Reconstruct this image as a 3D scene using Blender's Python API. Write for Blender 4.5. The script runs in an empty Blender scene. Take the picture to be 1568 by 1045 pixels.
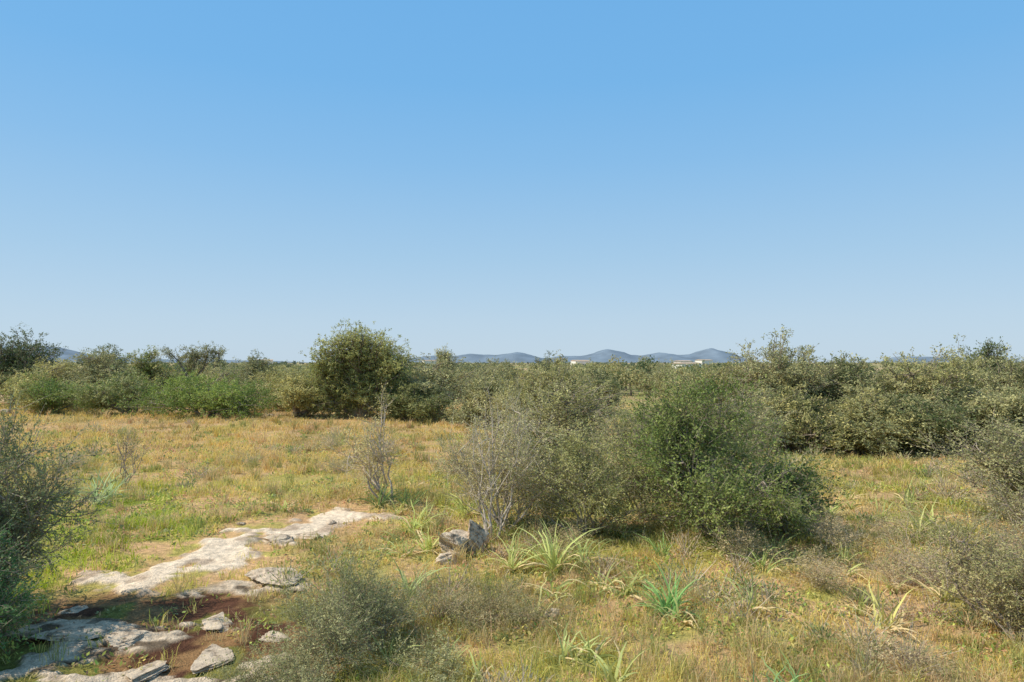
import bpy, bmesh, math, numpy as np
from mathutils import Vector
R = np.random.default_rng

# ------------------------------------------------------------------ noise
def _h(ix, iy, s):
    v = np.sin(ix*127.1 + iy*311.7 + s*74.7)*43758.5453
    return v - np.floor(v)
def vnoise(x, y, sc, s=0):
    x = np.asarray(x, float)/sc; y = np.asarray(y, float)/sc
    ix = np.floor(x); iy = np.floor(y); fx = x-ix; fy = y-iy
    fx = fx*fx*(3-2*fx); fy = fy*fy*(3-2*fy)
    a = _h(ix, iy, s); b = _h(ix+1, iy, s); c = _h(ix, iy+1, s); d = _h(ix+1, iy+1, s)
    return a+(b-a)*fx+(c-a)*fy+(a-b-c+d)*fx*fy
def fbm(x, y, sc, s=0, o=4):
    t = 0; a = 1; n = 0
    for i in range(o):
        t = t+a*vnoise(x, y, sc/2**i, s+i*3.1); n += a; a *= 0.5
    return t/n
def sstep(a, b, x):
    t = np.clip((x-a)/(b-a), 0, 1); return t*t*(3-2*t)
def polydist(x, y, pts):
    best = np.full(np.shape(x), 1e9)
    for (ax, ay), (bx, by) in zip(pts[:-1], pts[1:]):
        dx, dy = bx-ax, by-ay
        t = np.clip(((x-ax)*dx+(y-ay)*dy)/(dx*dx+dy*dy), 0, 1)
        best = np.minimum(best, np.hypot(x-ax-t*dx, y-ay-t*dy))
    return best
SLAB = [(-5.2, 9.7), (-4.5, 10.2), (-4.7, 11.2), (-4.5, 12.2), (-3.6, 12.4), (-3.2, 13.4), (-2.7, 13.5)]
def masks(x, y):
    n = fbm(x, y, 0.9, 5)-0.5; n2 = fbm(x, y, 0.3, 9, 3)-0.5
    dd = polydist(x, y, SLAB)+n*1.2+n2*1.1
    slab = 1-sstep(0.42, 0.52, dd)
    bare = 1-sstep(0.6, 1.6, dd)
    e = np.hypot((x+4.1)/2.7, (y-7.3)/1.9)+n*0.9
    soil = 1-sstep(0.75, 1.15, e)
    ridge = fbm(x*0.9, y*1.7, 0.7, 91, 5)
    zone = np.maximum(soil, (1-sstep(0.5, 0.9, np.hypot((x+3.2)/1.0, (y-9.5)/0.8)+n*.6)))
    zone = np.maximum(zone, (1-sstep(0.6, 0.9, np.hypot((x+3.9)/0.9, (y-11.7)/0.6)+n*.6)))
    out = sstep(0.585, 0.61, ridge)*zone
    tr = polydist(x, y, [(-4.6, 12.3), (-6.5, 15), (-9.0, 18.5), (-13, 24)])+n*1.6
    trail = (1-sstep(0.2, 0.9, tr))*0.6
    return slab, bare, soil, trail, out
def height(x, y):
    x = np.asarray(x, float); y = np.asarray(y, float)
    r = np.hypot(x, y)
    z = (fbm(x, y, 3.0, 1)-0.5)*0.22*sstep(60, 20, r) + (fbm(x, y, 0.5, 2, 3)-0.5)*0.07*sstep(40, 15, r)
    slab, bare, soil, trail, out = masks(x, y)
    z = z + slab*(0.03+0.05*(fbm(x, y, 0.3, 96, 4)-0.5)) - bare*0.02 + out*(0.03+0.09*(fbm(x, y, 0.22, 95, 4)-0.4))
    z = z + soil*(fbm(x, y, 0.12, 97, 2)-0.5)*0.03
    z = z + (fbm(x, y, 14.0, 3)-0.5)*0.35
    return z
def H(x, y): return float(height(np.array([x]), np.array([y]))[0])
def lerp(a, b, t):
    a = np.asarray(a, float); b = np.asarray(b, float)
    if a.ndim == 1: a = a[None, :]
    if b.ndim == 1: b = b[None, :]
    return a+(b-a)*t[:, None]
def meadow_col(x, y):
    n1 = fbm(x, y, 4.0, 11); n2 = fbm(x, y, 1.0, 12); n3 = fbm(x*0.5, y, 12., 17)
    green = np.array([0.42, 0.46, 0.09]); straw = np.array([0.82, 0.60, 0.27]); olive = np.array([0.66, 0.59, 0.15])
    c = lerp(green, straw, sstep(0.39, 0.62, n1*0.5+n2*0.5))
    c = lerp(c, olive, sstep(0.35, 0.65, n3)*0.6)
    back = sstep(15, 22, y)*sstep(5, -2, x)
    c = lerp(c, np.array([0.80, 0.52, 0.21]), back*0.55)
    lush = np.exp(-(((x+6.4)/1.9)**2+((y-10.6)/2.8)**2))+0.8*np.exp(-(((x+9.5)/1.8)**2+((y-14.5)/2.5)**2))
    c = lerp(c, np.array([0.46, 0.54, 0.06]), np.clip(lush*1.2, 0, 1))
    dk = sstep(0.5, 0.68, fbm(x, y, 1.7, 19))
    c = c*(1-0.3*dk)[:, None]
    return np.clip(c, 0, 0.82)

# ------------------------------------------------------------------ mesh builder
class Acc:
    def __init__(s): s.v = []; s.f = []; s.c = []; s.m = []; s.n = 0
    def add(s, v, faces, col, mat=0):
        v = np.asarray(v, float); s.v.append(v); col = np.asarray(col, float)
        if col.ndim == 1: col = np.tile(col, (len(v), 1))
        s.c.append(col)
        if not isinstance(faces, list): faces = [faces]
        for f in faces:
            s.f.append(f+s.n); s.m.append(np.full(len(f), mat))
        s.n += len(v)
    def build(s, name, mats, smooth=False, loc=(0, 0, 0), scale=None):
        me = bpy.data.meshes.new(name)
        v = np.concatenate(s.v)
        if scale is not None: v = v*np.array(scale)
        v = v.astype(np.float32); c = np.concatenate(s.c)
        loops = np.concatenate([f.ravel() for f in s.f]).astype(np.int32)
        sizes = np.concatenate([np.full(len(f), f.shape[1]) for f in s.f]).astype(np.int32)
        starts = np.concatenate([[0], np.cumsum(sizes)[:-1]]).astype(np.int32)
        me.vertices.add(len(v)); me.vertices.foreach_set("co", v.ravel())
        me.loops.add(len(loops)); me.loops.foreach_set("vertex_index", loops)
        me.polygons.add(len(sizes)); me.polygons.foreach_set("loop_start", starts)
        try: me.polygons.foreach_set("loop_total", sizes)
        except Exception: pass
        me.polygons.foreach_set("material_index", np.concatenate(s.m).astype(np.int32))
        me.polygons.foreach_set("use_smooth", np.full(len(sizes), smooth))
        a = me.color_attributes.new("Col", 'FLOAT_COLOR', 'POINT')
        a.data.foreach_set("color", np.concatenate([c, np.ones((len(c), 1))], 1).astype(np.float32).ravel())
        for m in mats: me.materials.append(m)
        me.update(calc_edges=True)
        ob = bpy.data.objects.new(name, me); ob.location = loc
        bpy.context.scene.collection.objects.link(ob)
        return ob
def unit(v): return v/np.maximum(np.linalg.norm(v, axis=-1, keepdims=True), 1e-9)
def rdir(r, n): return unit(r.normal(size=(n, 3)))
def tubes(acc, p0, p1, r0, r1, col, mat, k=4):
    n = len(p0); d = unit(p1-p0)
    ref = np.where(np.abs(d[:, 2:3]) > 0.9, np.array([[1., 0, 0]]), np.array([[0, 0, 1.]]))
    a = unit(np.cross(d, ref)); b = np.cross(d, a)
    ang = np.arange(k)*2*math.pi/k
    ring = a[:, None, :]*np.cos(ang)[None, :, None]+b[:, None, :]*np.sin(ang)[None, :, None]
    v = np.concatenate([p0[:, None]+ring*np.reshape(r0, (-1, 1, 1)), p1[:, None]+ring*np.reshape(r1, (-1, 1, 1))], 1)
    i = np.arange(n)[:, None]*2*k; j = np.arange(k)[None, :]; jn = (j+1) % k
    f = np.stack([i+j, i+jn, i+k+jn, i+k+j], -1).reshape(-1, 4)
    acc.add(v.reshape(-1, 3), f, col if np.ndim(col) == 1 else np.repeat(col, 2*k, 0), mat)
def leaves(acc, r, p, d, L, W, col, mat=0, face=None):
    """rhombic leaves at p along d; 'face' is the direction the blade turns towards (light-seeking leaves)"""
    n = len(p); f = rdir(r, n) if face is None else unit(face+0.75*rdir(r, n))
    s = unit(np.cross(f, d))
    L = np.reshape(L, (-1, 1)); W = np.reshape(W, (-1, 1))
    v = np.stack([p, p+d*L*0.45+s*W*0.5, p+d*L, p+d*L*0.45-s*W*0.5], 1)
    acc.add(v.reshape(-1, 3), np.arange(n*4).reshape(n, 4), np.repeat(col, 4, 0), mat)

# ------------------------------------------------------------------ materials
def nodes(name):
    m = bpy.data.materials.new(name); m.use_nodes = True
    nt = m.node_tree; nt.nodes.clear(); return m, nt
def leaf_mat(name, transl=0.3, rough=0.55, spec=0.3):
    m, nt = nodes(name); N = nt.nodes; L = nt.links
    o = N.new("ShaderNodeOutputMaterial"); mx = N.new("ShaderNodeMixShader")
    p = N.new("ShaderNodeBsdfPrincipled"); t = N.new("ShaderNodeBsdfTranslucent"); a = N.new("ShaderNodeAttribute")
    a.attribute_name = "Col"
    p.inputs["Roughness"].default_value = rough; p.inputs["Specular IOR Level"].default_value = spec
    hs = N.new("ShaderNodeHueSaturation"); hs.inputs["Saturation"].default_value = 1.05; hs.inputs["Value"].default_value = 1.25
    L.new(a.outputs["Color"], p.inputs["Base Color"]); L.new(a.outputs["Color"], hs.inputs["Color"])
    L.new(hs.outputs[0], t.inputs["Color"]); mx.inputs[0].default_value = transl
    L.new(p.outputs[0], mx.inputs[1]); L.new(t.outputs[0], mx.inputs[2]); L.new(mx.outputs[0], o.inputs[0])
    return m
def bark_mat(name):
    m, nt = nodes(name); N = nt.nodes; L = nt.links
    o = N.new("ShaderNodeOutputMaterial"); p = N.new("ShaderNodeBsdfPrincipled"); a = N.new("ShaderNodeAttribute"); a.attribute_name = "Col"
    ns = N.new("ShaderNodeTexNoise"); ns.inputs["Scale"].default_value = 14; ns.inputs["Detail"].default_value = 5
    tc = N.new("ShaderNodeTexCoord"); L.new(tc.outputs["Object"], ns.inputs["Vector"])
    mp = N.new("ShaderNodeMapRange"); mp.inputs[3].default_value = 0.55; mp.inputs[4].default_value = 1.35; L.new(ns.outputs[0], mp.inputs[0])
    mu = N.new("ShaderNodeVectorMath"); mu.operation = 'SCALE'; L.new(a.outputs["Color"], mu.inputs[0]); L.new(mp.outputs[0], mu.inputs["Scale"])
    L.new(mu.outputs[0], p.inputs["Base Color"]); p.inputs["Roughness"].default_value = 0.9
    L.new(p.outputs[0], o.inputs[0]); return m
LEAF = leaf_mat("foliage", 0.30, 0.6, 0.18); BARK = bark_mat("bark"); GRASSM = leaf_mat("grass_blades", 0.36, 0.65, 0.1)

def ground_mat():
    m, nt = nodes("ground_soil"); N = nt.nodes; L = nt.links
    o = N.new("ShaderNodeOutputMaterial"); p = N.new("ShaderNodeBsdfPrincipled"); a = N.new("ShaderNodeAttribute"); a.attribute_name = "Col"
    tc = N.new("ShaderNodeTexCoord")
    def noise(sc, det=6, ro=0.6):
        n = N.new("ShaderNodeTexNoise"); n.inputs["Scale"].default_value = sc; n.inputs["Detail"].default_value = det
        n.inputs["Roughness"].default_value = ro; L.new(tc.outputs["Object"], n.inputs["Vector"]); return n
    n1 = noise(9); n3 = noise(45, 4)
    mp = N.new("ShaderNodeMapRange"); mp.inputs[1].default_value = 0.3; mp.inputs[2].default_value = 0.7; mp.inputs[3].default_value = 0.65; mp.inputs[4].default_value = 1.3
    L.new(n1.outputs[0], mp.inputs[0])
    mp3 = N.new("ShaderNodeMapRange"); mp3.inputs[1].default_value = 0.3; mp3.inputs[2].default_value = 0.7; mp3.inputs[3].default_value = 0.7; mp3.inputs[4].default_value = 1.25
    L.new(n3.outputs[0], mp3.inputs[0])
    mm = N.new("ShaderNodeMath"); mm.operation = 'MULTIPLY'; L.new(mp.outputs[0], mm.inputs[0]); L.new(mp3.outputs[0], mm.inputs[1])
    mu = N.new("ShaderNodeVectorMath"); mu.operation = 'SCALE'; L.new(a.outputs["Color"], mu.inputs[0]); L.new(mm.outputs[0], mu.inputs["Scale"])
    L.new(mu.outputs[0], p.inputs["Base Color"]); p.inputs["Roughness"].default_value = 0.95; p.inputs["Specular IOR Level"].default_value = 0.05
    b = N.new("ShaderNodeBump"); b.inputs["Strength"].default_value = 0.8; b.inputs["Distance"].default_value = 0.04
    ad = N.new("ShaderNodeMath"); L.new(n1.outputs[0], ad.inputs[0]); L.new(n3.outputs[0], ad.inputs[1])
    L.new(ad.outputs[0], b.inputs["Height"]); L.new(b.outputs[0], p.inputs["Normal"])
    L.new(p.outputs[0], o.inputs[0]); return m
def rock_mat():
    m, nt = nodes("limestone"); N = nt.nodes; L = nt.links
    o = N.new("ShaderNodeOutputMaterial"); p = N.new("ShaderNodeBsdfPrincipled"); tc = N.new("ShaderNodeTexCoord")
    n = N.new("ShaderNodeTexNoise"); n.inputs["Scale"].default_value = 7; n.inputs["Detail"].default_value = 9; n.inputs["Roughness"].default_value = 0.75
    L.new(tc.outputs["Object"], n.inputs["Vector"])
    cr = N.new("ShaderNodeValToRGB"); e = cr.color_ramp.elements
    e[0].position = 0.34; e[0].color = (0.10, 0.07, 0.045, 1); e[1].position = 0.62; e[1].color = (0.78, 0.62, 0.44, 1)
    q = e.new(0.41); q.color = (0.32, 0.24, 0.165, 1); q = e.new(0.48); q.color = (0.60, 0.47, 0.34, 1)
    L.new(n.outputs[0], cr.inputs[0]); L.new(cr.outputs[0], p.inputs["Base Color"]); p.inputs["Roughness"].default_value = 0.9; p.inputs["Specular IOR Level"].default_value = 0.1
    b = N.new("ShaderNodeBump"); b.inputs["Strength"].default_value = 1.0; b.inputs["Distance"].default_value = 0.05
    L.new(n.outputs[0], b.inputs["Height"]); L.new(b.outputs[0], p.inputs["Normal"])
    L.new(p.outputs[0], o.inputs[0]); return m
ROCK = rock_mat()
def plain_mat(name, col, sc=0.02, lo=0.8, hi=1.2, rough=0.9):
    m, nt = nodes(name); N = nt.nodes; L = nt.links
    o = N.new("ShaderNodeOutputMaterial"); p = N.new("ShaderNodeBsdfPrincipled"); tc = N.new("ShaderNodeTexCoord")
    n = N.new("ShaderNodeTexNoise"); n.inputs["Scale"].default_value = sc; n.inputs["Detail"].default_value = 6; L.new(tc.outputs["Object"], n.inputs["Vector"])
    mp = N.new("ShaderNodeMapRange"); mp.inputs[1].default_value = 0.3; mp.inputs[2].default_value = 0.7; mp.inputs[3].default_value = lo; mp.inputs[4].default_value = hi; L.new(n.outputs[0], mp.inputs[0])
    mu = N.new("ShaderNodeVectorMath"); mu.operation = 'SCALE'; mu.inputs[0].default_value = col; L.new(mp.outputs[0], mu.inputs["Scale"])
    L.new(mu.outputs[0], p.inputs["Base Color"]); p.inputs["Roughness"].default_value = rough; p.inputs["Specular IOR Level"].default_value = 0.1
    L.new(p.outputs[0], o.inputs[0]); return m

# ------------------------------------------------------------------ ground
def axis(lo, hi, step, far_lo, far_hi, g=1.13):
    a = list(np.arange(lo, hi, step)); s = step; x = a[-1]
    while x < far_hi: s *= g; x += s; a.append(x)
    s = step; x = a[0]; pre = []
    while x > far_lo: s *= g; x -= s; pre.append(x)
    return np.array(pre[::-1]+a)
gx = axis(-8, 8, 0.045, -9000, 9000, 1.09); gy = axis(5.0, 14.5, 0.045, -400, 9500, 1.06)
X, Y = np.meshgrid(gx, gy); x = X.ravel(); y = Y.ravel()
z = height(x, y)
c = meadow_col(x, y)*0.62
c = lerp(c, np.array([0.60, 0.37, 0.20]), sstep(0.42, 0.60, fbm(x, y, 0.7, 31))*0.8)
slab, bare, soil, trail, out = masks(x, y)
c = lerp(c, np.array([0.66, 0.40, 0.20]), np.clip(trail+bare, 0, 1)*0.85)
sp = fbm(x, y, 0.35, 41)
c = lerp(c, np.array([0.42, 0.40, 0.08]), bare*sstep(0.52, 0.62, sp)*0.7)
dark = lerp(np.array([0.12, 0.055, 0.032]), np.array([0.32, 0.18, 0.08]), sstep(0.42, 0.62, fbm(x, y, 0.4, 43)))
c = lerp(c, dark, soil)
c = lerp(c, np.array([0.22, 0.22, 0.05]), soil*sstep(0.54, 0.62, fbm(x, y, 0.6, 44))*0.8)
c = lerp(c, lerp(np.array([0.86, 0.68, 0.49]), np.array([0.58, 0.43, 0.30]), sstep(0.54, 0.66, fbm(x, y, 0.4, 47))), slab)
c = lerp(c, lerp(np.array([0.18, 0.13, 0.085]), np.array([0.66, 0.52, 0.37]), sstep(0.36, 0.52, fbm(x, y, 0.2, 48, 5))), out)
far = sstep(40, 90, np.hypot(x, y))
c = lerp(c, lerp(np.array([0.26, 0.25, 0.11]), np.array([0.56, 0.39, 0.22]), sstep(0.45, 0.58, fbm(x, y, 60, 51))), far)
nx, ny = len(gx), len(gy)
idx = np.arange(nx*ny).reshape(ny, nx)
f = np.stack([idx[:-1, :-1], idx[:-1, 1:], idx[1:, 1:], idx[1:, :-1]], -1).reshape(-1, 4)
a = Acc(); a.add(np.stack([x, y, z], 1), f, c); a.build("ground", [ground_mat()], True)

# plants with strap leaves : (x, y, leaf length, leaves, colour, dry share)
A = [(-2.75, 14.2, .9, 40, (0.22, 0.30, 0.10), .12), (-2.1, 14.0, .75, 34, (0.22, 0.30, 0.10), .25), (-8.7, 14.4, 1.1, 38, (0.50, 0.60, 0.30), .1), (-8.95, 15.3, .95, 30, (0.50, 0.60, 0.30), .1),
     (0.6, 9.9, .95, 64, (0.54, 0.58, 0.20), .25), (0.0, 9.95, .75, 42, (0.56, 0.58, 0.2), .4), (1.05, 10.2, .8, 40, (0.52, 0.56, 0.2), .3), (1.85, 8.2, .68, 50, (0.26, 0.44, 0.14), .12),
     (-1.35, 10.9, .75, 36, (0.54, 0.58, 0.18), .3), (-1.75, 12.2, .8, 38, (0.54, 0.6, 0.18), .3), (-1.3, 8.9, .65, 26, (0.38, 0.46, 0.18), .2), (-1.7, 7.9, .65, 26, (0.34, 0.44, 0.18), .2),
     (0.25, 8.1, .6, 30, (0.52, 0.50, 0.2), .5), (2.9, 8.4, .6, 34, (0.52, 0.54, 0.2), .35), (4.35, 8.0, .7, 36, (0.64, 0.60, 0.2), .5), (5.4, 12.9, .75, 40, (0.48, 0.58, 0.18), .2),
     (6.2, 13.4, .75, 36, (0.48, 0.56, 0.18), .3), (2.2, 6.0, .55, 38, (0.28, 0.42, 0.16), .1), (2.6, 6.3, .55, 28, (0.30, 0.43, 0.16), .1), (-0.9, 13.3, .7, 34, (0.54, 0.56, 0.18), .3),
     (2.3, 10.6, .6, 28, (0.34, 0.46, 0.15), .2), (8.4, 14.6, .75, 32, (0.50, 0.54, 0.2), .3), (-4.6, 13.8, .45, 18, (0.44, 0.5, 0.15), .3), (-0.4, 16.0, .65, 28, (0.5, 0.54, 0.18), .3),
     (1.2, 9.2, .6, 28, (0.54, 0.54, 0.2), .4), (5.6, 9.0, .6, 28, (0.56, 0.54, 0.2), .4), (7.2, 12.2, .7, 28, (0.54, 0.54, 0.2), .4), (0.55, 7.0, .5, 26, (0.50, 0.53, 0.2), .3), (3.6, 9.9, .55, 24, (0.46, 0.54, 0.17), .3)]
r = R(5)
for _ in range(42):
    yy = r.uniform(6.5, 17); A.append((r.uniform(-0.22, 0.66)*yy, yy, r.uniform(.36, .62), int(r.integers(12, 26)), (0.52, 0.55, 0.2), .35))
A = [q for q in A if not (2.2 < q[0] < 5.4 and 10.9 < q[1] < 13.8)]
AP = np.array([(q[0], q[1]) for q in A])
def clear_of_plants(px, py, rad=0.14):
    d = np.full(len(px), 9.)
    for ax, ay in AP: d = np.minimum(d, np.hypot(px-ax, (py-ay+0.08)))
    return d > rad

# ------------------------------------------------------------------ grass (one object)
def blades(acc, r, px, py, pz, hgt, wid, lean, col):
    n = len(px); ang = r.uniform(0, 2*math.pi, n); la = r.uniform(0, 2*math.pi, n)
    s = np.stack([np.cos(ang), np.sin(ang), np.zeros(n)], 1)*wid[:, None]*0.5
    l = np.stack([np.cos(la), np.sin(la), np.zeros(n)], 1)*(lean*hgt)[:, None]
    p = np.stack([px, py, pz-0.01], 1); up = np.array([0, 0, 1.])[None]*hgt[:, None]
    m = p+l*0.35+up*0.6; t = p+l+up*(1-0.25*lean)[:, None]
    v = np.stack([p-s, p+s, m+s*0.8, m-s*0.8, t], 1).reshape(-1, 3)
    i = np.arange(n)[:, None]*5
    q = i+np.array([[0, 1, 2, 3]]); tr = i+np.array([[3, 2, 4]])
    acc.add(v, [q, tr], np.repeat(col, 5, 0))
r = R(7); acc = Acc()
def scatter(r, n, y0=4.3, y1=48, k=0.85):
    yy = np.exp(r.uniform(math.log(y0), math.log(y1), n)); xx = r.uniform(-1, 1, n)*(k*yy+2); return xx, yy
def jitcol(r, c, a=0.25):
    n = len(c); return np.clip(c*(1+r.uniform(-a, a, (n, 1)))*(1+r.uniform(-0.08, 0.08, (n, 3))), 0, 0.88)
nt_ = 36000; B = 12
tx, ty = scatter(r, nt_)
slab, bare, soil, trail, out = masks(tx, ty)
keep = r.uniform(size=nt_) > np.clip(slab*0.99+bare*0.8+soil*0.88+trail*0.7+out, 0, 0.995)
keep &= r.uniform(size=nt_) < 0.03+1.8*(fbm(tx, ty, 0.7, 61)-0.17)
keep &= clear_of_plants(tx, ty)
tx, ty = tx[keep], ty[keep]; n = len(tx)
hh = (0.03+0.10*fbm(tx, ty, 1.6, 62)**1.5*2)*r.uniform(0.5, 1.5, n)*(1+ty/40)
X_ = np.repeat(tx, B)+r.normal(size=n*B)*0.045*(1+np.repeat(ty, B)/12); Y_ = np.repeat(ty, B)+r.normal(size=n*B)*0.045*(1+np.repeat(ty, B)/12)
col = jitcol(r, meadow_col(X_, Y_), 0.3)
dry = r.uniform(size=n*B) < 0.25
col[dry] = col[dry]*0.4+np.array([0.82, 0.64, 0.36])*0.6
hb = np.repeat(hh, B)*r.uniform(0.5, 1.3, n*B)
blades(acc, r, X_, Y_, height(X_, Y_), hb, 0.0055*(0.5+Y_/8)*r.uniform(0.6, 1.4, n*B), r.uniform(0.2, 1.1, n*B), col)
# taller bunch grass
nt_ = 4600; B = 30
tx, ty = scatter(r, nt_, 4.6, 42)
slab, bare, soil, trail, out = masks(tx, ty)
keep = (r.uniform(size=nt_) > np.clip(slab+bare+soil*0.9+trail*0.7, 0, 1)) & (fbm(tx, ty, 2.0, 71) > 0.48) & clear_of_plants(tx, ty, 0.18)
tx, ty = tx[keep], ty[keep]; n = len(tx)
hh = r.uniform(0.12, 0.32, n)*(1+ty/50)
X_ = np.repeat(tx, B)+r.normal(size=n*B)*0.055; Y_ = np.repeat(ty, B)+r.normal(size=n*B)*0.055
kind = np.repeat(r.uniform(size=n), B)
col = meadow_col(X_, Y_)
col = lerp(col, np.array([0.66, 0.48, 0.28]), sstep(0.45, 0.5, kind)*0.8)
col = lerp(col, np.array([0.30, 0.33, 0.13]), sstep(0.35, 0.3, kind)*0.7)
hb = np.repeat(hh, B)*r.uniform(0.4, 1.25, n*B)
blades(acc, r, X_, Y_, height(X_, Y_), hb, 0.005*(0.5+Y_/9), r.uniform(0.1, 0.9, n*B), jitcol(r, col))
# low herbs
nt_ = 12000; B = 13
tx, ty = scatter(r, nt_, 4.4, 30)
slab, bare, soil, trail, out = masks(tx, ty)
keep = (r.uniform(size=nt_) > np.clip(slab+bare*0.7+soil*0.6+out, 0, 1)) & (fbm(tx, ty, 1.4, 81) > 0.42)
tx, ty = tx[keep], ty[keep]; n = len(tx)
base = np.stack([tx, ty, height(tx, ty)], 1)
kc = np.array([[0.28, 0.38, 0.09], [0.50, 0.53, 0.13], [0.56, 0.34, 0.19], [0.36, 0.38, 0.18], [0.66, 0.55, 0.18], [0.20, 0.26, 0.09]])[r.integers(0, 6, n)]
off = r.normal(size=(n*B, 3))*np.array([0.09, 0.09, 0.045]); off[:, 2] = np.abs(off[:, 2])
P = np.repeat(base, B, 0)+off; dd = unit(rdir(r, n*B)+np.array([0, 0, 0.3]))
sc = 1+P[:, 1]/14
leaves(acc, r, P, dd, r.uniform(0.02, 0.05, n*B)*sc, r.uniform(0.01, 0.022, n*B)*sc, jitcol(r, np.repeat(kc, B, 0), 0.3), face=np.array([[0, 0, 1.]]))
acc.build("grass", [GRASSM])

# undergrowth : low heath clumps and dead stalks between the grass (one object)
r = R(17); acc = Acc(); nt_ = 1300; B = 140
tx, ty = scatter(r, nt_, 4.8, 34)
slab, bare, soil, trail, out = masks(tx, ty)
dens = sstep(0.46, 0.58, fbm(tx, ty, 2.4, 101))*(0.25+0.75*sstep(-2.5, 0, tx))*0.85
keep = (r.uniform(size=nt_) < dens*(1-np.clip(slab+bare+soil*.8, 0, 1))) & clear_of_plants(tx, ty, 0.3)
tx, ty = tx[keep], ty[keep]; n = len(tx)
sz = r.uniform(0.12, 0.32, n)*(1+ty/40)
base = np.stack([tx, ty, height(tx, ty)], 1)
kc = np.array([[0.30, 0.34, 0.14], [0.42, 0.41, 0.19], [0.48, 0.35, 0.22], [0.56, 0.43, 0.29], [0.22, 0.26, 0.10], [0.58, 0.52, 0.26]])[r.integers(0, 6, n)]
ti = np.repeat(np.arange(n), B); o_ = rdir(r, n*B); o_[:, 2] = np.abs(o_[:, 2])
P = base[ti]+o_*(r.uniform(0, 1, (n*B, 1))**0.5)*sz[ti][:, None]*np.array([1.15, 1.15, 0.9])*(0.6+0.8*vnoise(o_[:, 0]*3+ti*7.1, o_[:, 1]*3+o_[:, 2]*2, 1.0)[:, None])
D = unit(o_+rdir(r, n*B)*0.6+np.array([0, 0, 0.4])); sc = 1+P[:, 1]/16
leaves(acc, r, P, D, r.uniform(0.025, 0.05, n*B)*sc, r.uniform(0.007, 0.014, n*B)*sc, jitcol(r, kc[ti], 0.3), 0, o_+np.array([0, 0, .5]))
m_ = 18; ti = np.repeat(np.arange(n), m_); d_ = unit(rdir(r, n*m_)*0.7+np.array([0, 0, 0.8])); d_[:, 2] = np.abs(d_[:, 2])
p0 = base[ti]+r.normal(size=(n*m_, 3))*np.array([.04, .04, 0]); tubes(acc, p0, p0+d_*sz[ti][:, None]*r.uniform(.7, 1.5, (n*m_, 1)), 0.003*(1+p0[:, 1]/14), 0.0012*(1+p0[:, 1]/14), np.array([0.56, 0.45, 0.33]), 1, 3)
acc.build("undergrowth", [LEAF, BARK])

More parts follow.
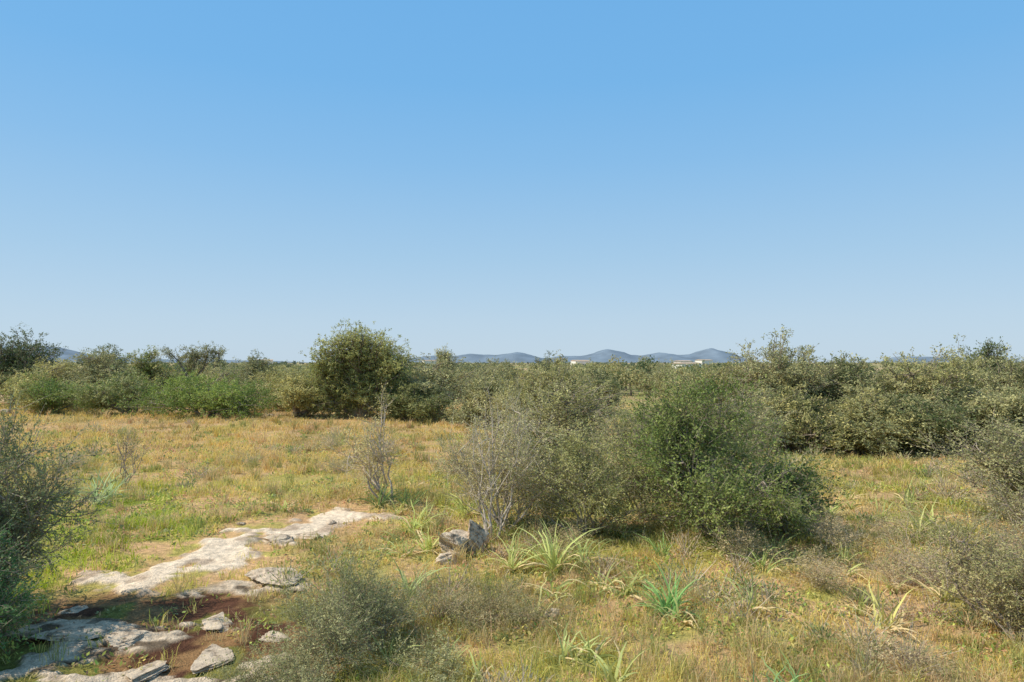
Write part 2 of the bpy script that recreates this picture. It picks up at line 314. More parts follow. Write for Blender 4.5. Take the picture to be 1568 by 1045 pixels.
# ------------------------------------------------------------------ bushes & trees
TINT = np.array([1.38, 1.26, 1.16])
def make_bush(name, x, y, h, w, d=None, lobes=8, subs=90, twigs=1500, lpt=14, leaf=(0.05, 0.018), twl=0.35,
              col=(0.2, 0.21, 0.09), col2=None, base=0.05, bark=(0.30, 0.24, 0.18), rb=0.05, seed=1, rad=1.0, up=0.3,
              spread=0.66, flat=1.0, tk=3, lobepos=None, subr=0.012, twr=1.0, jit=0.012):
    r = R(seed*13+5); d = d or w; acc = Acc(); col = np.array(col)*TINT; col2 = np.array(col2)*TINT
    cs = []; rs = []
    for i in range(lobes):
        if lobepos is not None and i < len(lobepos):
            lx, lz, lr = lobepos[i]; ly = r.uniform(-0.2, 0.2)
            cs.append((lx*w/2, ly*d/2, lz*h)); rs.append((lr*w/2, lr*d/2, lr*w/2*flat)); continue
        an = r.uniform(0, 2*math.pi); rr = math.sqrt(r.uniform(0, 1)) if i else 0.12
        q = r.uniform(0.20, 0.34)*rad
        zt = 1-q*0.95*flat-0.38*rr*rr
        zz = zt if (i % 3 == 0) else r.uniform(min(base+q*0.7, zt), zt)
        cs.append((math.cos(an)*rr*w/2*spread, math.sin(an)*rr*d/2*spread, zz*h)); rs.append((q*w*r.uniform(0.8, 1.15), q*d, q*h*flat))
    cs = np.array(cs); rs = np.array(rs); nl = len(cs); bc = np.array(bark)
    S = 6; t = np.linspace(0, 1, S+1)
    foot = r.normal(size=(nl, 3))*np.array([0.03*w, 0.03*d, 0]); foot[:, 2] = -0.08
    mid = (foot+cs)/2+r.normal(size=(nl, 3))*0.08*w*np.array([1, 1, 0.3]); mid[:, 2] = np.maximum(mid[:, 2], 0.05*h)
    T = t[None, :, None]; path = foot[:, None]*(1-T)**2+2*mid[:, None]*T*(1-T)+cs[:, None]*T*T
    path[:, 1:-1] += r.normal(size=(nl, S-1, 3))*0.015*h
    rr_ = rb*(1-0.75*t)
    tubes(acc, path[:, :-1].reshape(-1, 3), path[:, 1:].reshape(-1, 3), np.tile(rr_[:-1], nl), np.tile(rr_[1:], nl), bc, 1, 6)
    li = r.integers(0, nl, subs); end = cs[li]+rdir(r, subs)*(r.uniform(0.2, 1, (subs, 1))**0.4)*rs[li]*0.85
    end[:, 2] = np.maximum(end[:, 2], base*h+0.02*h)
    st = path[li, r.integers(S//2, S+1, subs)]
    mm = (st+end)/2+r.normal(size=(subs, 3))*0.04*w
    T = np.linspace(0, 1, 5)[None, :, None]; sp = st[:, None]*(1-T)**2+2*mm[:, None]*T*(1-T)+end[:, None]*T*T
    rr_ = subr*np.linspace(1, 0.35, 5)*(h/2.5)
    tubes(acc, sp[:, :-1].reshape(-1, 3), sp[:, 1:].reshape(-1, 3), np.tile(rr_[:-1], subs), np.tile(rr_[1:], subs), bc, 1, 4)
    si = r.integers(0, subs, twigs); k = r.integers(1, 5, twigs)
    p0 = sp[si, k]+r.normal(size=(twigs, 3))*jit*w
    out = unit(p0-cs[li[si]]+rdir(r, twigs)*0.05)
    dr = unit(out*0.55+rdir(r, twigs)*0.6+np.array([0, 0, up]))
    ln = twl*r.uniform(0.4, 1.3, twigs); p1 = p0+dr*ln[:, None]
    p1[:, 2] = np.maximum(p1[:, 2], 0.02)
    dr = unit(p1-p0)
    tubes(acc, p0, p1, 0.4*subr*twr*(h/2.5)*np.ones(twigs), 0.15*subr*twr*(h/2.5)*np.ones(twigs), bc*1.1, 1, tk)
    n = twigs*lpt; ti = np.repeat(np.arange(twigs), lpt); t = r.uniform(0.05, 1.05, n)
    P = p0[ti]+(p1-p0)[ti]*t[:, None]+r.normal(size=(n, 3))*leaf[0]*0.4
    D = unit(dr[ti]*0.6+rdir(r, n)*0.85)
    ctr = np.array([0, 0, 0.4*h]); gout = unit((p1-ctr)/np.array([w, d, h*0.9]))
    face = (unit(gout*0.7+out*0.6+np.array([0, 0, 0.5])))[ti]
    tint = np.clip(r.normal(0.35, 0.25, twigs)+(vnoise(p0[:, 0]+p0[:, 1]*0.7, p0[:, 2]-p0[:, 1]*.5, 0.14*w, seed)-0.5)*1.1, 0, 1)
    C = lerp(col, col2, tint[ti]); C = C*r.uniform(0.75, 1.25, (n, 1))*(0.75+0.4*r.uniform(size=twigs))[ti][:, None]
    leaves(acc, r, P, D, leaf[0]*r.uniform(0.6, 1.3, n), leaf[1]*r.uniform(0.7, 1.3, n), np.clip(C, 0, 0.8), 0, face)
    zs = h/np.percentile(P[:, 2], 99.7); xs = w/(np.percentile(P[:, 0], 99)-np.percentile(P[:, 0], 1))
    return acc.build(name, [LEAF, BARK], False, (x, y, H(x, y)), (xs, xs, zs))

OL = (0.22, 0.245, 0.12); OL2 = (0.42, 0.42, 0.215)
GR = (0.13, 0.20, 0.05); GR2 = (0.25, 0.33, 0.085)
DK = (0.09, 0.125, 0.05); DK2 = (0.17, 0.21, 0.09)
YO = (0.26, 0.275, 0.11); YO2 = (0.46, 0.44, 0.19)
MF = dict(leaf=(0.095, 0.044), twl=0.3, twigs=1600, lpt=11, subs=150, jit=0.03)
MN = dict(leaf=(0.08, 0.034), twl=0.28, twigs=2700, lpt=12, subs=220, jit=0.025)
T = [
 ("holm_oak_tree", -36.3, 50, 5.2, 4.8, DK, DK2, dict(flat=1.1, twigs=2600, subs=260, twl=.25)), ("olive_bush", -33.0, 49, 3.0, 4.5, OL, OL2, {}),
 ("olive_tree", -27.7, 46, 3.8, 4.6, OL, OL2, {}), ("olive_bush", -31, 46, 3.1, 4.6, YO, YO2, {}), ("olive_tree", -25.2, 47, 3.9, 3.6, GR, YO2, {}),
 ("lentisk_bush", -17.2, 38, 2.45, 7.4, GR, GR2, dict(flat=1.1, twigs=2600)), ("lentisk_bush", -22.3, 40, 2.5, 5.4, GR, OL2, {}),
 ("lentisk_bush", -27.8, 41, 2.2, 5.0, GR, YO2, {}), ("olive_bush", -19.0, 46, 3.2, 6, OL, OL2, {}),
 ("olive_bush", -14.6, 44, 2.9, 5, YO, YO2, {}), ("olive_bush", -11.7, 37.5, 2.2, 3.0, YO, YO2, {}),
 ("olive_bush", -4.4, 38.5, 3.4, 4.6, OL, OL2, {}), ("olive_bush", -5.2, 35.8, 1.9, 3.6, DK, YO, {}), ("olive_bush", -2.0, 45, 3.1, 3.8, OL, OL2, {}),
 ("olive_tree", -5.0, 52, 4.0, 2.4, OL, OL2, {}),
 ("olive_bush", 1.6, 30, 2.95, 4.8, YO, OL2, dict(MN)), ("olive_bush", -1.2, 32, 2.4, 3.2, OL, OL2, {}), ("olive_bush", 4.6, 40, 2.8, 3.4, DK, OL2, {}),
 ("lentisk_bush", 5.6, 24, 1.7, 3.0, YO, YO2, {}), ("olive_bush", 11.5, 48, 2.8, 4, OL, OL2, {}),
 ("olive_bush", -1.0, 62, 3.2, 4, OL, OL2, {}), ("olive_bush", 8.0, 64, 2.9, 4.5, YO, YO2, {}), ("olive_bush", 13, 62, 2.8, 5, OL, OL2, {}),
 ("wild_olive_bush", 8.6, 29, 2.95, 3.2, YO, OL2, dict(MN)), ("olive_tree", 10.4, 27, 4.1, 3.4, OL, OL2, dict(MN, rad=1.15, spread=.75)),
 ("wild_olive_bush", 9.4, 23.5, 2.1, 3.2, DK, YO2, dict(MN)),
 ("wild_olive_bush", 12.7, 26, 3.15, 3.0, DK, OL2, dict(MN)), ("wild_olive_bush", 15.1, 25.4, 3.35, 3.8, YO, OL2, dict(MN)),
 ("wild_olive_bush", 18.4, 25.5, 3.2, 3.4, OL, OL2, dict(MN)), ("wild_olive_bush", 11.7, 23.0, 2.1, 2.8, OL, YO2, dict(MN)),
 ("wild_olive_bush", 14.0, 23.0, 2.0, 3.0, DK, OL2, dict(MN)), ("wild_olive_bush", 16.6, 22.2, 2.1, 3.2, OL, OL2, dict(MN)),
 ("wild_olive_bush", 21.2, 25, 3.1, 4.6, OL, OL2, {}), ("holm_oak_tree", 24.6, 35, 4.0, 3.2, DK, DK2, {}),
 ("wild_olive_bush", 18.5, 33, 2.8, 5, DK, OL2, {}), ("wild_olive_bush", 27, 28, 3.0, 6, OL, OL2, {}),
 ("olive_bush", -43, 46, 3.2, 7, OL, OL2, {}), ("lentisk_bush", -36, 43, 2.0, 6, GR, GR2, {}),
 ("olive_tree", -20.5, 55, 3.7, 3.4, DK, OL2, {}), ("holm_oak_tree", -33.5, 56, 4.3, 4.0, DK, DK2, {}), ("olive_tree", 3.4, 62, 3.8, 3.0, DK, OL2, {}), ("olive_tree", 20.2, 31, 3.5, 2.8, YO, OL2, {}),
 ("olive_tree", -14.5, 62, 3.5, 3.2, OL, OL2, {}),
]
for i, (nm, x_, y_, h_, w_, c1, c2, kw) in enumerate(T):
    k = dict(MF); k.update(kw)
    make_bush(nm, x_, y_, h_, w_, col=c1, col2=c2, seed=100+i, rb=0.07, lobes=10, **k)
make_bush("olive_tree", -8.2, 37, 4.85, 5.0, d=5.0, lobes=13, col=(0.21, 0.25, 0.09), col2=(0.42, 0.44, 0.17), seed=55, rb=0.12, twigs=7500, lpt=12, subs=750, jit=0.035,
          leaf=(0.085, 0.038), twl=0.18, lobepos=[(-.2, .76, .44), (-.5, .62, .44), (.25, .72, .46), (.6, .54, .42), (-.6, .38, .42), (0, .5, .6), (.62, .3, .42), (.2, .25, .5), (-.3, .22, .48), (-.3, .55, .5), (.35, .5, .5), (-.5, .2, .42), (.05, .74, .46)])
make_bush("stone_pine_tree", -23.3, 50, 4.3, 4.2, lobes=6, col=(0.17, 0.19, 0.10), col2=(0.27, 0.29, 0.14), base=0.62, seed=56, rb=0.12, twigs=550, lpt=11, subs=50,
          leaf=(0.12, 0.04), twl=0.38, flat=0.3, lobepos=[(-.6, .78, .38), (-.1, .86, .42), (.45, .84, .4), (.1, .72, .35), (.8, .78, .25)])

# near vegetation
make_bush("wild_olive_shrub", -0.15, 12.3, 2.7, 2.2, d=2, lobes=10, col=(0.30, 0.31, 0.16), col2=(0.50, 0.48, 0.27), seed=201, rb=0.026, twigs=1000, lpt=13, subs=100, leaf=(0.046, 0.015), twl=0.46,
          bark=(0.48, 0.40, 0.31), subr=0.009, up=0.5, rad=0.85, spread=0.85, twr=0.75, jit=0.03)
make_bush("wild_olive_shrub", 1.35, 12.0, 1.85, 2.4, d=2, lobes=10, col=(0.19, 0.225, 0.09), col2=(0.40, 0.40, 0.17), seed=202, rb=0.025, twigs=1700, lpt=13, subs=130, leaf=(0.048, 0.016), twl=0.4, up=0.5,
          bark=(0.38, 0.31, 0.23), subr=0.009, twr=0.7, jit=0.03, rad=.9, spread=.8)
make_bush("wild_olive_shrub", 2.5, 13.2, 2.25, 2.0, d=2, lobes=9, col=OL, col2=OL2, seed=203, rb=0.025, twigs=1200, lpt=12, subs=110, leaf=(0.048, 0.016), twl=0.42, up=0.5, subr=0.009, twr=0.7, jit=0.03, rad=.85, spread=.85)
make_bush("mastic_shrub", 3.6, 11.9, 2.72, 2.9, d=2.6, lobes=13, col=(0.12, 0.18, 0.05), col2=(0.28, 0.33, 0.11), seed=204, rb=0.04, twigs=2900, lpt=13, subs=170, leaf=(0.053, 0.021), twl=0.42, up=0.45, rad=0.78, spread=0.85, subr=0.01, twr=0.7, jit=0.02)
make_bush("mastic_shrub", 4.85, 12.1, 1.5, 1.4, lobes=6, col=(0.12, 0.18, 0.05), col2=(0.26, 0.29, 0.11), seed=205, rb=0.03, twigs=700, lpt=13, subs=80, leaf=(0.053, 0.021), twl=0.32, spread=.85)
make_bush("wild_olive_shrub", 1.7, 17.5, 2.5, 3.2, lobes=9, col=YO, col2=OL2, seed=206, rb=0.03, twigs=2200, lpt=12, subs=140, leaf=(0.055, 0.02), twl=0.38, jit=0.03)
make_bush("wild_olive_shrub", 5.6, 17.5, 2.3, 2.8, lobes=9, col=OL, col2=OL2, seed=207, rb=0.03, twigs=1900, lpt=12, subs=140, leaf=(0.055, 0.02), twl=0.38, jit=0.03)
make_bush("mastic_shrub", -6.3, 8.1, 2.45, 2.5, d=2.2, lobes=11, col=(0.15, 0.19, 0.09), col2=(0.32, 0.35, 0.17), seed=208, rb=0.03, twigs=3600, lpt=15, subs=200, leaf=(0.033, 0.014), twl=0.28, subr=0.009, jit=0.02)
make_bush("mastic_shrub", -5.7, 6.9, 1.3, 1.5, lobes=8, col=(0.06, 0.15, 0.06), col2=(0.15, 0.26, 0.10), seed=209, rb=0.02, twigs=1500, lpt=15, subs=100, leaf=(0.03, 0.013), twl=0.22)
make_bush("heath_shrub", 5.75, 7.8, 1.4, 1.9, lobes=9, col=(0.22, 0.24, 0.11), col2=(0.42, 0.40, 0.20), seed=210, rb=0.02, twigs=1900, lpt=13, subs=140, leaf=(0.03, 0.011), twl=0.3, up=0.5, twr=0.7, jit=0.03, spread=.8)
make_bush("heath_shrub", 9.7, 12.5, 2.1, 2.8, lobes=8, col=OL, col2=OL2, seed=211, rb=0.02, twigs=1800, lpt=13, subs=120, leaf=(0.045, 0.018), twl=0.35, up=0.5, jit=0.03)
make_bush("heath_shrub", 8.75, 10.4, 1.7, 2.2, lobes=9, col=(0.24, 0.25, 0.13), col2=OL2, seed=216, rb=0.02, twigs=1300, lpt=13, subs=120, leaf=(0.04, 0.014), twl=0.35, up=0.5, jit=0.03, spread=.85)
RM = (0.17, 0.20, 0.09); RM2 = (0.38, 0.38, 0.20)
make_bush("rosemary_shrub", -1.5, 7.2, 0.95, 1.4, d=1.2, lobes=10, col=RM, col2=RM2, seed=212, rb=0.012, twigs=1500, lpt=16, subs=110, leaf=(0.03, 0.008), twl=0.32, up=0.7, rad=0.75, spread=1.0, subr=0.01, twr=0.8, jit=0.03)
make_bush("rosemary_shrub", -0.55, 8.0, 0.5, 1.8, d=1.1, lobes=9, col=(0.20, 0.20, 0.10), col2=(0.40, 0.36, 0.2), seed=213, rb=0.01, twigs=1000, lpt=14, subs=80, leaf=(0.028, 0.008), twl=0.22, up=0.6, spread=1.0, rad=.75, bark=(0.3, 0.24, 0.18), subr=0.01, twr=.8, jit=0.04)
make_bush("rosemary_shrub", -2.0, 6.3, 0.55, 1.1, lobes=8, col=RM, col2=RM2, seed=214, rb=0.01, twigs=900, lpt=14, subs=80, leaf=(0.028, 0.008), twl=0.24, up=0.7, spread=1.0, subr=0.01, twr=.8, jit=0.04)
make_bush("rosemary_shrub", -0.7, 6.6, 0.36, 1.3, lobes=9, col=RM, col2=RM2, seed=215, rb=0.01, twigs=600, lpt=14, subs=70, leaf=(0.028, 0.008), twl=0.2, up=0.7, spread=1.0, rad=.8, subr=0.01, twr=.8, jit=0.04)
make_bush("bare_sapling", -2.72, 14.6, 2.5, 1.5, lobes=7, col=(0.34, 0.33, 0.16), col2=(0.5, 0.46, 0.24), seed=220, rb=0.022, twigs=280, lpt=10, subs=34, leaf=(0.05, 0.018), twl=0.36, up=0.7, bark=(0.46, 0.38, 0.30), base=0.25, subr=0.01, spread=0.8, rad=0.9)
make_bush("bare_sapling", -9.3, 16.5, 1.5, 0.9, lobes=5, col=(0.35, 0.3, 0.15), col2=(0.46, 0.4, 0.22), seed=221, rb=0.012, twigs=110, lpt=5, subs=26, leaf=(0.045, 0.016), twl=0.3, up=0.8, bark=(0.34, 0.27, 0.22), base=0.3)
make_bush("bare_sapling", -0.35, 11.6, 2.4, 1.5, lobes=7, col=(0.34, 0.33, 0.17), col2=(0.5, 0.46, 0.26), seed=222, rb=0.018, twigs=220, lpt=7, subs=36, leaf=(0.042, 0.015), twl=0.36, up=0.8, bark=(0.50, 0.42, 0.33), base=0.2, subr=0.009, spread=0.9, rad=0.9)
for i, (x_, y_, h_, w_) in enumerate([(5.4, 9.6, .75, 1.2), (4.1, 9.4, .5, 1.0), (6.6, 11.4, .8, 1.5), (3.4, 10.3, .6, 1.1), (7.4, 10.0, .7, 1.5), (5.0, 10.9, .7, 1.2), (6.6, 8.6, .6, 1.2), (0.9, 10.9, .45, .9), (3.9, 7.0, .4, 1.0), (8.8, 11.6, .8, 1.5), (-5.0, 19, .5, 1.2), (-8.0, 20.5, .5, 1.5), (-12, 19, .45, 1.3), (-3.5, 17, .4, 1.2), (-6.5, 24, .6, 1.8)]):
    make_bush("dry_shrub", x_, y_, h_, w_, lobes=8, col=(0.30, 0.28, 0.14), col2=(0.54, 0.45, 0.28), seed=230+i, rb=0.007, twigs=340, lpt=9, subs=50, leaf=(0.032, 0.011), twl=0.28, up=0.5, spread=1.0, rad=.8,
              bark=(0.50, 0.40, 0.29), subr=0.011, twr=0.8, jit=0.03)

# ------------------------------------------------------------------ strap-leaved plants
def asphodel(x, y, L=0.6, n=34, col=(0.2, 0.27, 0.06), dry=0.2, seed=0, wid=0.027):
    r = R(seed+900); acc = Acc(); S = 6
    az = r.uniform(0, 2*math.pi, n); el = np.radians(r.uniform(38, 86, n)); ln = L*r.uniform(0.5, 1.15, n)
    isdry = r.uniform(size=n) < dry
    el[isdry] *= 0.6
    c = np.tile(np.array(col), (n, 1))*r.uniform(0.7, 1.25, (n, 1)); c[isdry] = np.array([0.74, 0.58, 0.31])
    p = np.stack([r.normal(size=n)*0.045, r.normal(size=n)*0.045, np.full(n, -0.02)], 1)
    pts = [p]; e = el.copy()
    for k in range(S):
        e = e-np.radians(r.uniform(2, 18, n))*(0.4+k*0.26); az2 = az+r.normal(size=n)*0.06*k
        dv = np.stack([np.cos(e)*np.cos(az2), np.cos(e)*np.sin(az2), np.sin(e)], 1)
        q = pts[-1]+dv*(ln/S)[:, None]; q[:, 2] = np.maximum(q[:, 2], 0.04); pts.append(q)
    tw = r.normal(size=n)*0.6
    side = np.stack([-np.sin(az)*np.cos(tw), np.cos(az)*np.cos(tw), np.sin(tw)], 1)
    V = []
    wv = (wid*r.uniform(0.6, 1.15, n))[:, None]
    for k, q in enumerate(pts):
        w = wv*0.5*(1-(k/S)**2.2)+0.0008
        V += [q-side*w, q+side*w]
    V = np.stack(V, 1); i = np.arange(n)[:, None]*(2*(S+1)); fs = []
    for k in range(S): fs.append(i+np.array([[2*k, 2*k+1, 2*k+3, 2*k+2]]))
    acc.add(V.reshape(-1, 3), np.concatenate(fs), np.repeat(np.clip(c, 0, .8), 2*(S+1), 0))
    acc.build("asphodel_plant", [LEAF], True, (x, y, H(x, y)))
for i, (x_, y_, L_, n_, c_, dr_) in enumerate(A): asphodel(x_, y_, L_, n_, c_, dr_, i)

# ------------------------------------------------------------------ rocks
def rock(x, y, sx, sy, sz, seed, zoff=0.0, rot=None, name="limestone_rock", cuts=9, rough=0.14):
    bm = bmesh.new(); bmesh.ops.create_icosphere(bm, subdivisions=5, radius=1)
    v = np.array([q.co for q in bm.verts]); r = R(seed+500)
    for _ in range(cuts):
        nrm = rdir(r, 1)[0]; dd = r.uniform(0.4, 0.8); ov = np.maximum(0, v@nrm-dd); v = v-ov[:, None]*nrm*0.93
    u = unit(v)
    nn = (fbm(v[:, 0]+v[:, 2]*2.3+seed, v[:, 1]-v[:, 2]*1.7, 0.6, seed)-0.5)*3*rough+(fbm(v[:, 0]+v[:, 2], v[:, 1]-v[:, 2], 0.16, seed+1, 3)-0.5)*rough*1.2
    v = (v+u*nn[:, None])*np.array([sx, sy, sz])
    for q, c in zip(bm.verts, v): q.co = c
    me = bpy.data.meshes.new(name); bm.to_mesh(me); bm.free(); me.materials.append(ROCK)
    ob = bpy.data.objects.new(name, me); ob.location = (x, y, H(x, y)+zoff); ob.rotation_euler = rot or (r.uniform(-.1, .1), r.uniform(-.1, .1), r.uniform(0, 6))
    bpy.context.scene.collection.objects.link(ob); return ob
rock(-0.88, 10.8, .36, .26, .30, 1, 0.16, (0.2, -0.35, 0.4), cuts=12)
rock(-0.60, 11.05, .30, .24, .36, 2, 0.2, (0.1, 0.3, 1.4), cuts=12)
rock(-0.95, 10.45, .24, .18, .13, 3, 0.05)
rock(0.5, 8.15, .12, .10, .08, 4, 0.05)
for i, (x_, y_, sx, sy, sz) in enumerate([(-3.3, 9.6, .45, .36, .10), (-2.9, 9.3, .25, .2, .06), (-3.9, 11.6, .32, .22, .08), (-3.5, 11.9, .28, .2, .08), (-3.5, 8.1, .36, .24, .05),
        (-4.9, 7.7, .46, .3, .05), (-4.2, 7.5, .36, .24, .045), (-3.1, 7.2, .46, .3, .05), (-3.6, 6.8, .32, .22, .045), (-2.5, 6.6, .3, .22, .05),
        (-5.4, 8.5, .2, .16, .04), (-2.6, 7.6, .2, .16, .04), (-5.0, 12.7, .12, .1, .05), (-3.4, 12.9, .14, .1, .05),
        (-13.1, 37, .5, .3, .3), (-29.5, 40, .7, .4, .35), (-28.4, 40.5, .5, .4, .3)]):
    rock(x_, y_, sx, sy, sz, 10+i, 0.005)

# ------------------------------------------------------------------ distant trees (one mass)
r = R(31); acc = Acc(); NT = 1500
dd = np.exp(r.uniform(math.log(60), math.log(1800), NT)); an = r.uniform(-0.85, 0.85, NT); cx = np.tan(an)*dd; cy = dd
gap = fbm(cx, cy, 40, 77)
for i in range(NT):
    if cy[i] < 300 and gap[i] < 0.49: continue
    dist = cy[i]; h = r.uniform(1.6, 2.9)*(1+min(dist, 900)/4000); w = h*r.uniform(1.1, 2.4)
    if r.uniform() < 0.1: h *= 1.5; w *= 0.7
    k = int(np.clip(70000/dist, 90, 800))
    nl = 5; lc = np.stack([r.uniform(-.35, .35, nl)*w, r.uniform(-.35, .35, nl)*w, r.uniform(.35, .72, nl)*h], 1); li = r.integers(0, nl, k)
    o_ = rdir(r, k)
    P = lc[li]+o_*(r.uniform(0.3, 1, (k, 1))**0.4)*np.array([.24*w, .24*w, .28*h]); P[:, 2] = np.maximum(P[:, 2], 0.1)
    P += np.array([cx[i], cy[i], float(H(cx[i], cy[i]))])
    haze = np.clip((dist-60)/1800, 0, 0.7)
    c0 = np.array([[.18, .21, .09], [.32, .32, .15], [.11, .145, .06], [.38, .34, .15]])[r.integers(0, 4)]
    c0 = c0*(1-haze)+np.array([.26, .29, .26])*haze  # distance haze blended into the leaf colour of farther trees
    sz = 0.13+dist*0.0017
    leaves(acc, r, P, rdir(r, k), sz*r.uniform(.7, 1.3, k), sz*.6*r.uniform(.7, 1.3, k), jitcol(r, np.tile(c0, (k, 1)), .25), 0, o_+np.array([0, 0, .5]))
    b = np.array([[cx[i], cy[i], -0.2]]); tubes(acc, b, b+np.array([[0, 0, h*0.5]]), np.array([.12]), np.array([.06]), np.array([.15, .12, .09]), 1, 5)
acc.build("distant_trees", [LEAF, BARK])

# ------------------------------------------------------------------ hills
def hills(pts, dist, depth, seed, ks=1.0):
    px = np.array([p[0] for p in pts]); pz = np.array([p[1] for p in pts])*ks; n = 260; m = 24
    xs = np.linspace(px[0], px[-1], n); zt = np.interp(xs, px, pz)
    k = np.hanning(7); k /= k.sum(); zt = np.convolve(np.pad(zt, 3, mode='edge'), k, 'valid')
    V = []
    for j in range(m):
        v = j/(m-1); prof = math.sin(math.pi*v)**0.8 if 0 < v < 1 else 0
        yy = dist+(v-0.5)*depth
        V.append(np.stack([xs, np.full(n, yy), (zt*prof)*(0.95+0.2*(fbm(xs, yy+0*xs, 260, seed)-0.5)*2) + prof*(fbm(xs, yy+0*xs, 90, seed+3)-0.5)*12-1], 1))
    V = np.concatenate(V); idx = np.arange(n*m).reshape(m, n)
    f = np.stack([idx[:-1, :-1], idx[:-1, 1:], idx[1:, 1:], idx[1:, :-1]], -1).reshape(-1, 4)
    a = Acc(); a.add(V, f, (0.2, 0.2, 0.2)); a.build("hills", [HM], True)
HM = plain_mat("hillside_painted_haze", (0.17, 0.215, 0.26), 0.008, 0.8, 1.2)  # blue-grey aerial haze painted into the hills' base colour, no volume
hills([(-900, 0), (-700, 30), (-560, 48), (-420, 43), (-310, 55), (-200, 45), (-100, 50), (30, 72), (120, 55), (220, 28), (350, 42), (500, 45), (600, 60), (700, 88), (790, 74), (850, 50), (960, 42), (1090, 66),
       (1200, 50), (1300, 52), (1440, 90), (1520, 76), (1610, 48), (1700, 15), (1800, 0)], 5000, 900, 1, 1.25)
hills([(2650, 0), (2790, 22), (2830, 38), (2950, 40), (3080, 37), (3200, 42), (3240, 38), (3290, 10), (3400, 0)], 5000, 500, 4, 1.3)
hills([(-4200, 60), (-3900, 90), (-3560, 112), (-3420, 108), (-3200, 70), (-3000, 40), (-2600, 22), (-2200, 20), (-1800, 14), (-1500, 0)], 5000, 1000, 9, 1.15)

# ------------------------------------------------------------------ farmhouses
WALL = plain_mat("plaster", (0.80, 0.76, 0.68), 0.8, 0.92, 1.06); ROOF = plain_mat("roof_tiles", (0.50, 0.38, 0.28), 1.5, 0.75, 1.2); WIN = plain_mat("window_dark", (0.04, 0.05, 0.06), 1, 0.9, 1.1, 0.3)
def house(x, y, w, d, h, rot=0.0):
    e = bpy.data.objects.new("farmhouse", None); bpy.context.scene.collection.objects.link(e); e.location = (x, y, H(x, y)); e.rotation_euler[2] = rot
    def part(nm, V, F, mt):
        me = bpy.data.meshes.new(nm); me.from_pydata(V, [], F); me.materials.append(mt)
        o = bpy.data.objects.new(nm, me); bpy.context.scene.collection.objects.link(o); o.parent = e
    def box(nm, x0, x1, y0, y1, z0, z1, mt):
        part(nm, [(x0, y0, z0), (x1, y0, z0), (x1, y1, z0), (x0, y1, z0), (x0, y0, z1), (x1, y0, z1), (x1, y1, z1), (x0, y1, z1)],
             [(0, 3, 2, 1), (4, 5, 6, 7), (0, 1, 5, 4), (1, 2, 6, 5), (2, 3, 7, 6), (3, 0, 4, 7)], mt)
    box("walls", -w/2, w/2, -d/2, d/2, -0.3, h, WALL)
    o = 0.3; part("roof", [(-w/2-o, -d/2-o, h+.02), (w/2+o, -d/2-o, h+.02), (w/2+o, d/2+o, h+.02), (-w/2-o, d/2+o, h+.02), (-w/2-o, 0, h+d*.08), (w/2+o, 0, h+d*.08)],
         [(0, 1, 5, 4), (2, 3, 4, 5), (0, 4, 3), (1, 2, 5), (3, 2, 1, 0)], ROOF)
    nw = max(2, int(w/3))
    for i in range(nw):
        cx = -w/2+(i+0.5)*w/nw
        if i == nw//2: box("door", cx-.5, cx+.5, -d/2-.05, -d/2+.1, 0, 2.1, WIN)
        else: box("window_%d" % (i+1), cx-.45, cx+.45, -d/2-.05, -d/2+.1, 1.2, 2.4, WIN)
house(-145, 400, 9, 6, 4.3, 0.4); house(38, 380, 9, 6, 3.9, 0.4); house(44, 172, 6, 4, 2.8, 0.4); house(118, 420, 9, 6, 4.4, 0.5); house(-52, 430, 8, 5, 4.2, 0.4); house(75, 300, 6, 5, 3.5, 0.4)

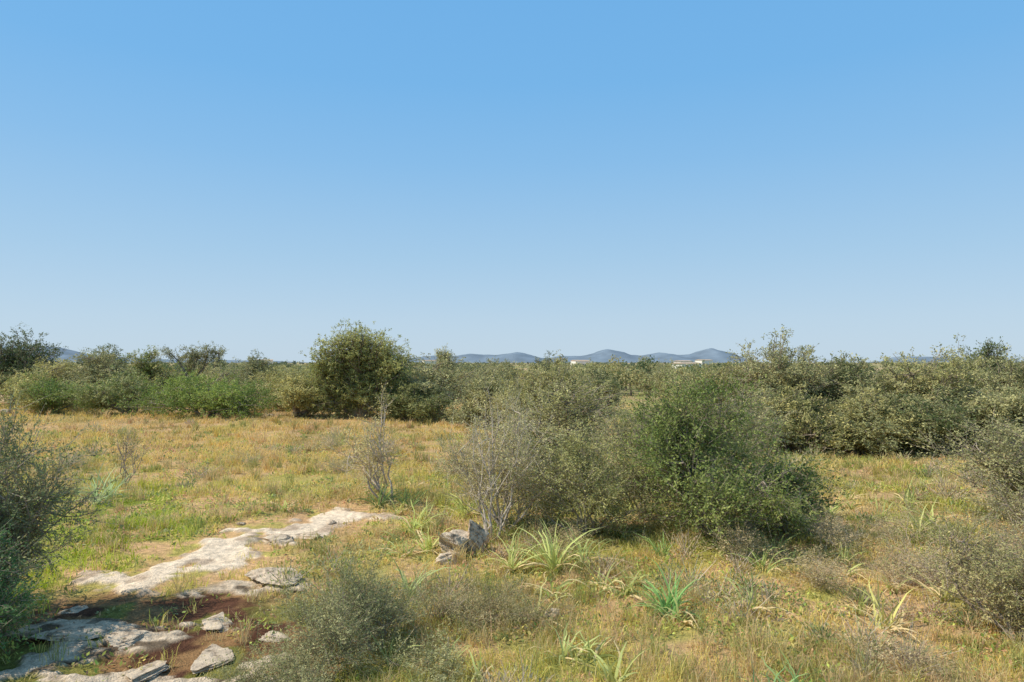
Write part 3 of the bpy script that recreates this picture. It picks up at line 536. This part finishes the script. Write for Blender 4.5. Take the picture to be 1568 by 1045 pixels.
# ------------------------------------------------------------------ light, sky, camera
sx_, sy_, el = -0.90, -0.08, 49
L = bpy.data.lights.new("sun", 'SUN'); L.energy = 5.0; L.angle = math.radians(0.5); L.color = (1.0, 0.93, 0.80)
lo = bpy.data.objects.new("sun", L); bpy.context.scene.collection.objects.link(lo)
n_ = math.hypot(sx_, sy_); ce = math.cos(math.radians(el))
sd = Vector((sx_/n_*ce, sy_/n_*ce, math.sin(math.radians(el)))); lo.rotation_euler = sd.to_track_quat('Z', 'Y').to_euler()
w = bpy.data.worlds.new("World"); bpy.context.scene.world = w; w.use_nodes = True
nt = w.node_tree; N = nt.nodes; LK = nt.links; N.clear()
out = N.new("ShaderNodeOutputWorld"); bg = N.new("ShaderNodeBackground"); sky = N.new("ShaderNodeTexSky"); sky.sky_type = 'NISHITA'; sky.sun_disc = False
sky.sun_elevation = math.radians(el); sky.sun_rotation = math.atan2(sx_, sy_); sky.air_density = 1.0; sky.dust_density = 0.6; sky.ozone_density = 1.5
bg.inputs["Strength"].default_value = 0.1
tc = N.new("ShaderNodeTexCoord"); sep = N.new("ShaderNodeSeparateXYZ"); nm = N.new("ShaderNodeVectorMath"); nm.operation = 'NORMALIZE'
LK.new(tc.outputs["Generated"], nm.inputs[0]); LK.new(nm.outputs[0], sep.inputs[0])
cr = N.new("ShaderNodeValToRGB"); LK.new(sep.outputs[2], cr.inputs[0]); el_ = cr.color_ramp.elements
def s2l(c): return tuple(((v/255)/12.92 if v/255 < .04045 else ((v/255+.055)/1.055)**2.4) for v in c)+(1,)
stops = [(0.0, (196, 217, 234)), (0.06, (188, 214, 235)), (0.15, (168, 206, 236)), (0.28, (139, 193, 238)), (0.38, (121, 185, 238)), (0.48, (115, 181, 237)), (1.0, (105, 148, 190))]
el_[0].position = 0; el_[0].color = s2l(stops[0][1]); el_[1].position = 1; el_[1].color = s2l(stops[-1][1])
for p_, c_ in stops[1:-1]: q = el_.new(p_); q.color = s2l(c_)
sc_ = N.new("ShaderNodeVectorMath"); sc_.operation = 'SCALE'; sc_.inputs["Scale"].default_value = 10.0; LK.new(cr.outputs[0], sc_.inputs[0])
mx = N.new("ShaderNodeMix"); mx.data_type = 'RGBA'; mx.inputs[0].default_value = 0.9
LK.new(sky.outputs[0], mx.inputs[6]); LK.new(sc_.outputs[0], mx.inputs[7]); LK.new(mx.outputs[2], bg.inputs[0]); LK.new(bg.outputs[0], out.inputs[0])

cam = bpy.data.cameras.new("camera"); cam.lens = 24; cam.sensor_width = 36; cam.clip_end = 20000; cam.clip_start = 0.1
co = bpy.data.objects.new("camera", cam); bpy.context.scene.collection.objects.link(co)
co.location = (0, 0, 3.0); co.rotation_euler = (math.radians(90+1.8), 0, 0); bpy.context.scene.camera = co
s = bpy.context.scene; s.view_settings.view_transform = 'Standard'; s.view_settings.look = 'None'; s.view_settings.exposure = 0
